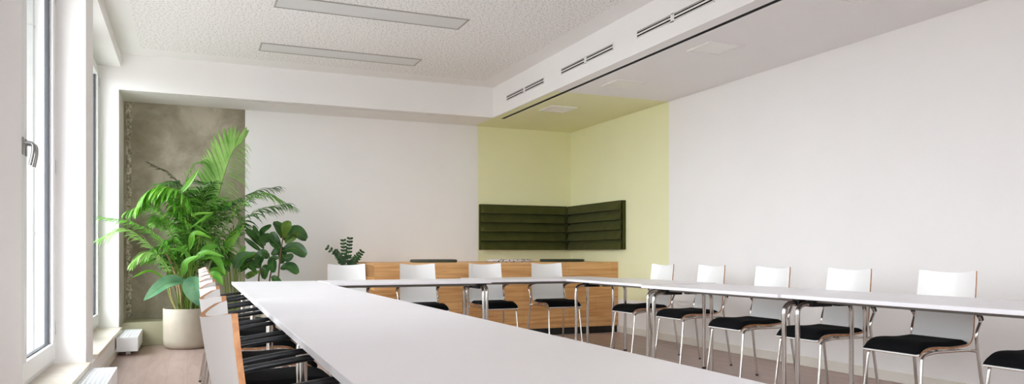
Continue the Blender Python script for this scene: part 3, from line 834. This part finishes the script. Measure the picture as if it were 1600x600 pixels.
for k in range(6):
    q = MB(); u = 348+k*5; q.tube(smooth_path([S(-.05+.02*k, rn.uniform(-.05,.05)), A(u+3,445,8.85), A(u,412,8.82)], 4), .006, 6); q.build('stem', M['stem'], root)

# fiddle-leaf fig
root = empty('fiddle_leaf_fig', (0, 0, 0)); tag(root, 'dark fiddle-leaf fig with big leaves on thin brown trunks against the white wall', 'potted plant')
GX, GY = .93, 8.98
make_pot(root, .18, .40, dx=GX, dy=GY)
for nm, pts in (('trunk', [(GX+.0,GY,.36), A(434,445,8.95), A(438,400,8.93), A(443,365,8.9)]), ('trunk', [(GX-.07,GY,.36), A(405,445,8.95), A(408,412,8.95), A(412,385,8.95)]), ('trunk', [(GX-.03,GY,.36), A(421,445,9.0), A(424,420,9.0), A(420,396,9.0)])):
    q = MB(); q.tube(smooth_path(pts, 5), .011, 8, 0, r2=.006); q.build(nm, M['bark'], root)
FL = [((440,372),(436,358),(430,346),.17,'lf_fig'), ((444,372),(446,356),(452,345),.15,'lf_figl'), ((444,376),(460,362),(479,374),.20,'lf_fig'), ((446,380),(455,370),(462,362),.14,'lf_figl'),
      ((440,392),(460,388),(478,400),.19,'lf_fig'), ((438,420),(452,417),(465,428),.16,'lf_fig'), ((436,384),(420,372),(408,380),.15,'lf_fig'), ((412,388),(398,372),(384,358),.13,'lf_fig'),
      ((414,384),(410,364),(424,352),.10,'lf_fig'), ((410,394),(398,385),(382,372),.07,'lf_fig'), ((424,398),(438,392),(440,412),.16,'lf_fig'), ((410,402),(392,402),(378,418),.16,'lf_figl'),
      ((408,418),(394,412),(384,406),.12,'lf_fig'), ((420,402),(410,398),(402,414),.16,'lf_fig'), ((424,415),(416,420),(412,436),.13,'lf_fig'), ((406,424),(392,430),(386,436),.11,'lf_figl'),
      ((438,388),(430,378),(426,362),.15,'lf_fig'), ((436,402),(426,408),(428,426),.13,'lf_fig'), ((440,396),(446,404),(458,398),.11,'lf_fig'), ((424,432),(430,436),(440,446),.10,'lf_fig'),((414,380),(402,366),(396,352),.07,'lf_fig')]
for k, (a, m_, t, w, mt) in enumerate(FL):
    y = 8.93+rn.uniform(-.08, .08)
    q = broad(root, A(*a,y), A(*m_,y-rn.uniform(-.02,.08)), A(*t,y-rn.uniform(-.03,.14)), w*.9, mt, None, fold=.3, shape=leaf_shape_fig, nrm=Vector((rn.uniform(-.5,.5), -.8, rn.uniform(.1,.7))), wave=.06)

# zz plant on a tall planter
root = empty('zz_plant', (0, 0, 0)); tag(root, 'small dark glossy plant rising behind the leftmost back-row chair', 'potted plant')
ZX, ZY = xat(541, 9.0), 9.0
make_pot(root, .14, .86, dx=ZX, dy=ZY)
for k, pts in enumerate([((538,414),(530,400),(510,386)), ((540,414),(538,395),(536,374)), ((542,414),(545,392),(547,371)), ((545,416),(556,406),(566,392)), ((539,416),(531,404),(524,392)),((543,416),(550,410),(560,398))]):
    y = 9.0; P_ = [Vector((ZX,ZY,.82))]+[A(*p_, y-.02*i*(k % 3-1)) for i, p_ in enumerate(pts)]
    path = smooth_path(P_, 8); q = MB(); q.tube(path, .007, 6, 0, r2=.003)
    n = 8
    for i in range(n):
        s = .42+.57*i/(n-1); idx = int(s*(len(path)-1)); p_ = path[idx]; tg = (path[min(idx+1,len(path)-1)]-path[idx-1]).normalized()
        for sg in (-1, 1):
            side = tg.cross(Vector((0,-1,.2))).normalized()
            add_blade(q, p_, tg*.5+side*sg*.9+Vector((0,rn.uniform(-.3,.3),0)), Vector((0,-1,.3)), .062*(1-.3*s), .030, .05, 5, .15, 0)
    q.build('stem', M['lf_zz'], root)

# ------------------------------------------------------------------ daylight
w = bpy.data.worlds.new('world'); sc.world = w; w.use_nodes = True
bg = w.node_tree.nodes['Background']
nt = w.node_tree                         # bright overcast sky above, darker street below the horizon
tc = nt.nodes.new('ShaderNodeTexCoord'); sp_ = nt.nodes.new('ShaderNodeSeparateXYZ'); nt.links.new(tc.outputs['Generated'], sp_.inputs[0])
cr = nt.nodes.new('ShaderNodeValToRGB'); mr = nt.nodes.new('ShaderNodeMapRange')
mr.inputs['From Min'].default_value = -1; mr.inputs['From Max'].default_value = 1
nt.links.new(sp_.outputs[2], mr.inputs['Value']); nt.links.new(mr.outputs[0], cr.inputs['Fac'])
e = cr.color_ramp.elements; e[0].position = .47; e[0].color = (.30, .295, .29, 1); e[1].position = .52; e[1].color = (.95, .965, 1.0, 1)
nt.links.new(cr.outputs['Color'], bg.inputs['Color']); bg.inputs['Strength'].default_value = 7.0
sc.view_settings.view_transform = 'Standard'; sc.view_settings.look = 'None'; sc.view_settings.gamma = 1; sc.view_settings.use_curve_mapping = False
sc.view_settings.exposure = 0.78
cy = sc.cycles
cy.use_denoising = True; cy.max_bounces = 14; cy.diffuse_bounces = 10; cy.glossy_bounces = 6; cy.transparent_max_bounces = 12; cy.sample_clamp_indirect = 8
cy.use_adaptive_sampling = False
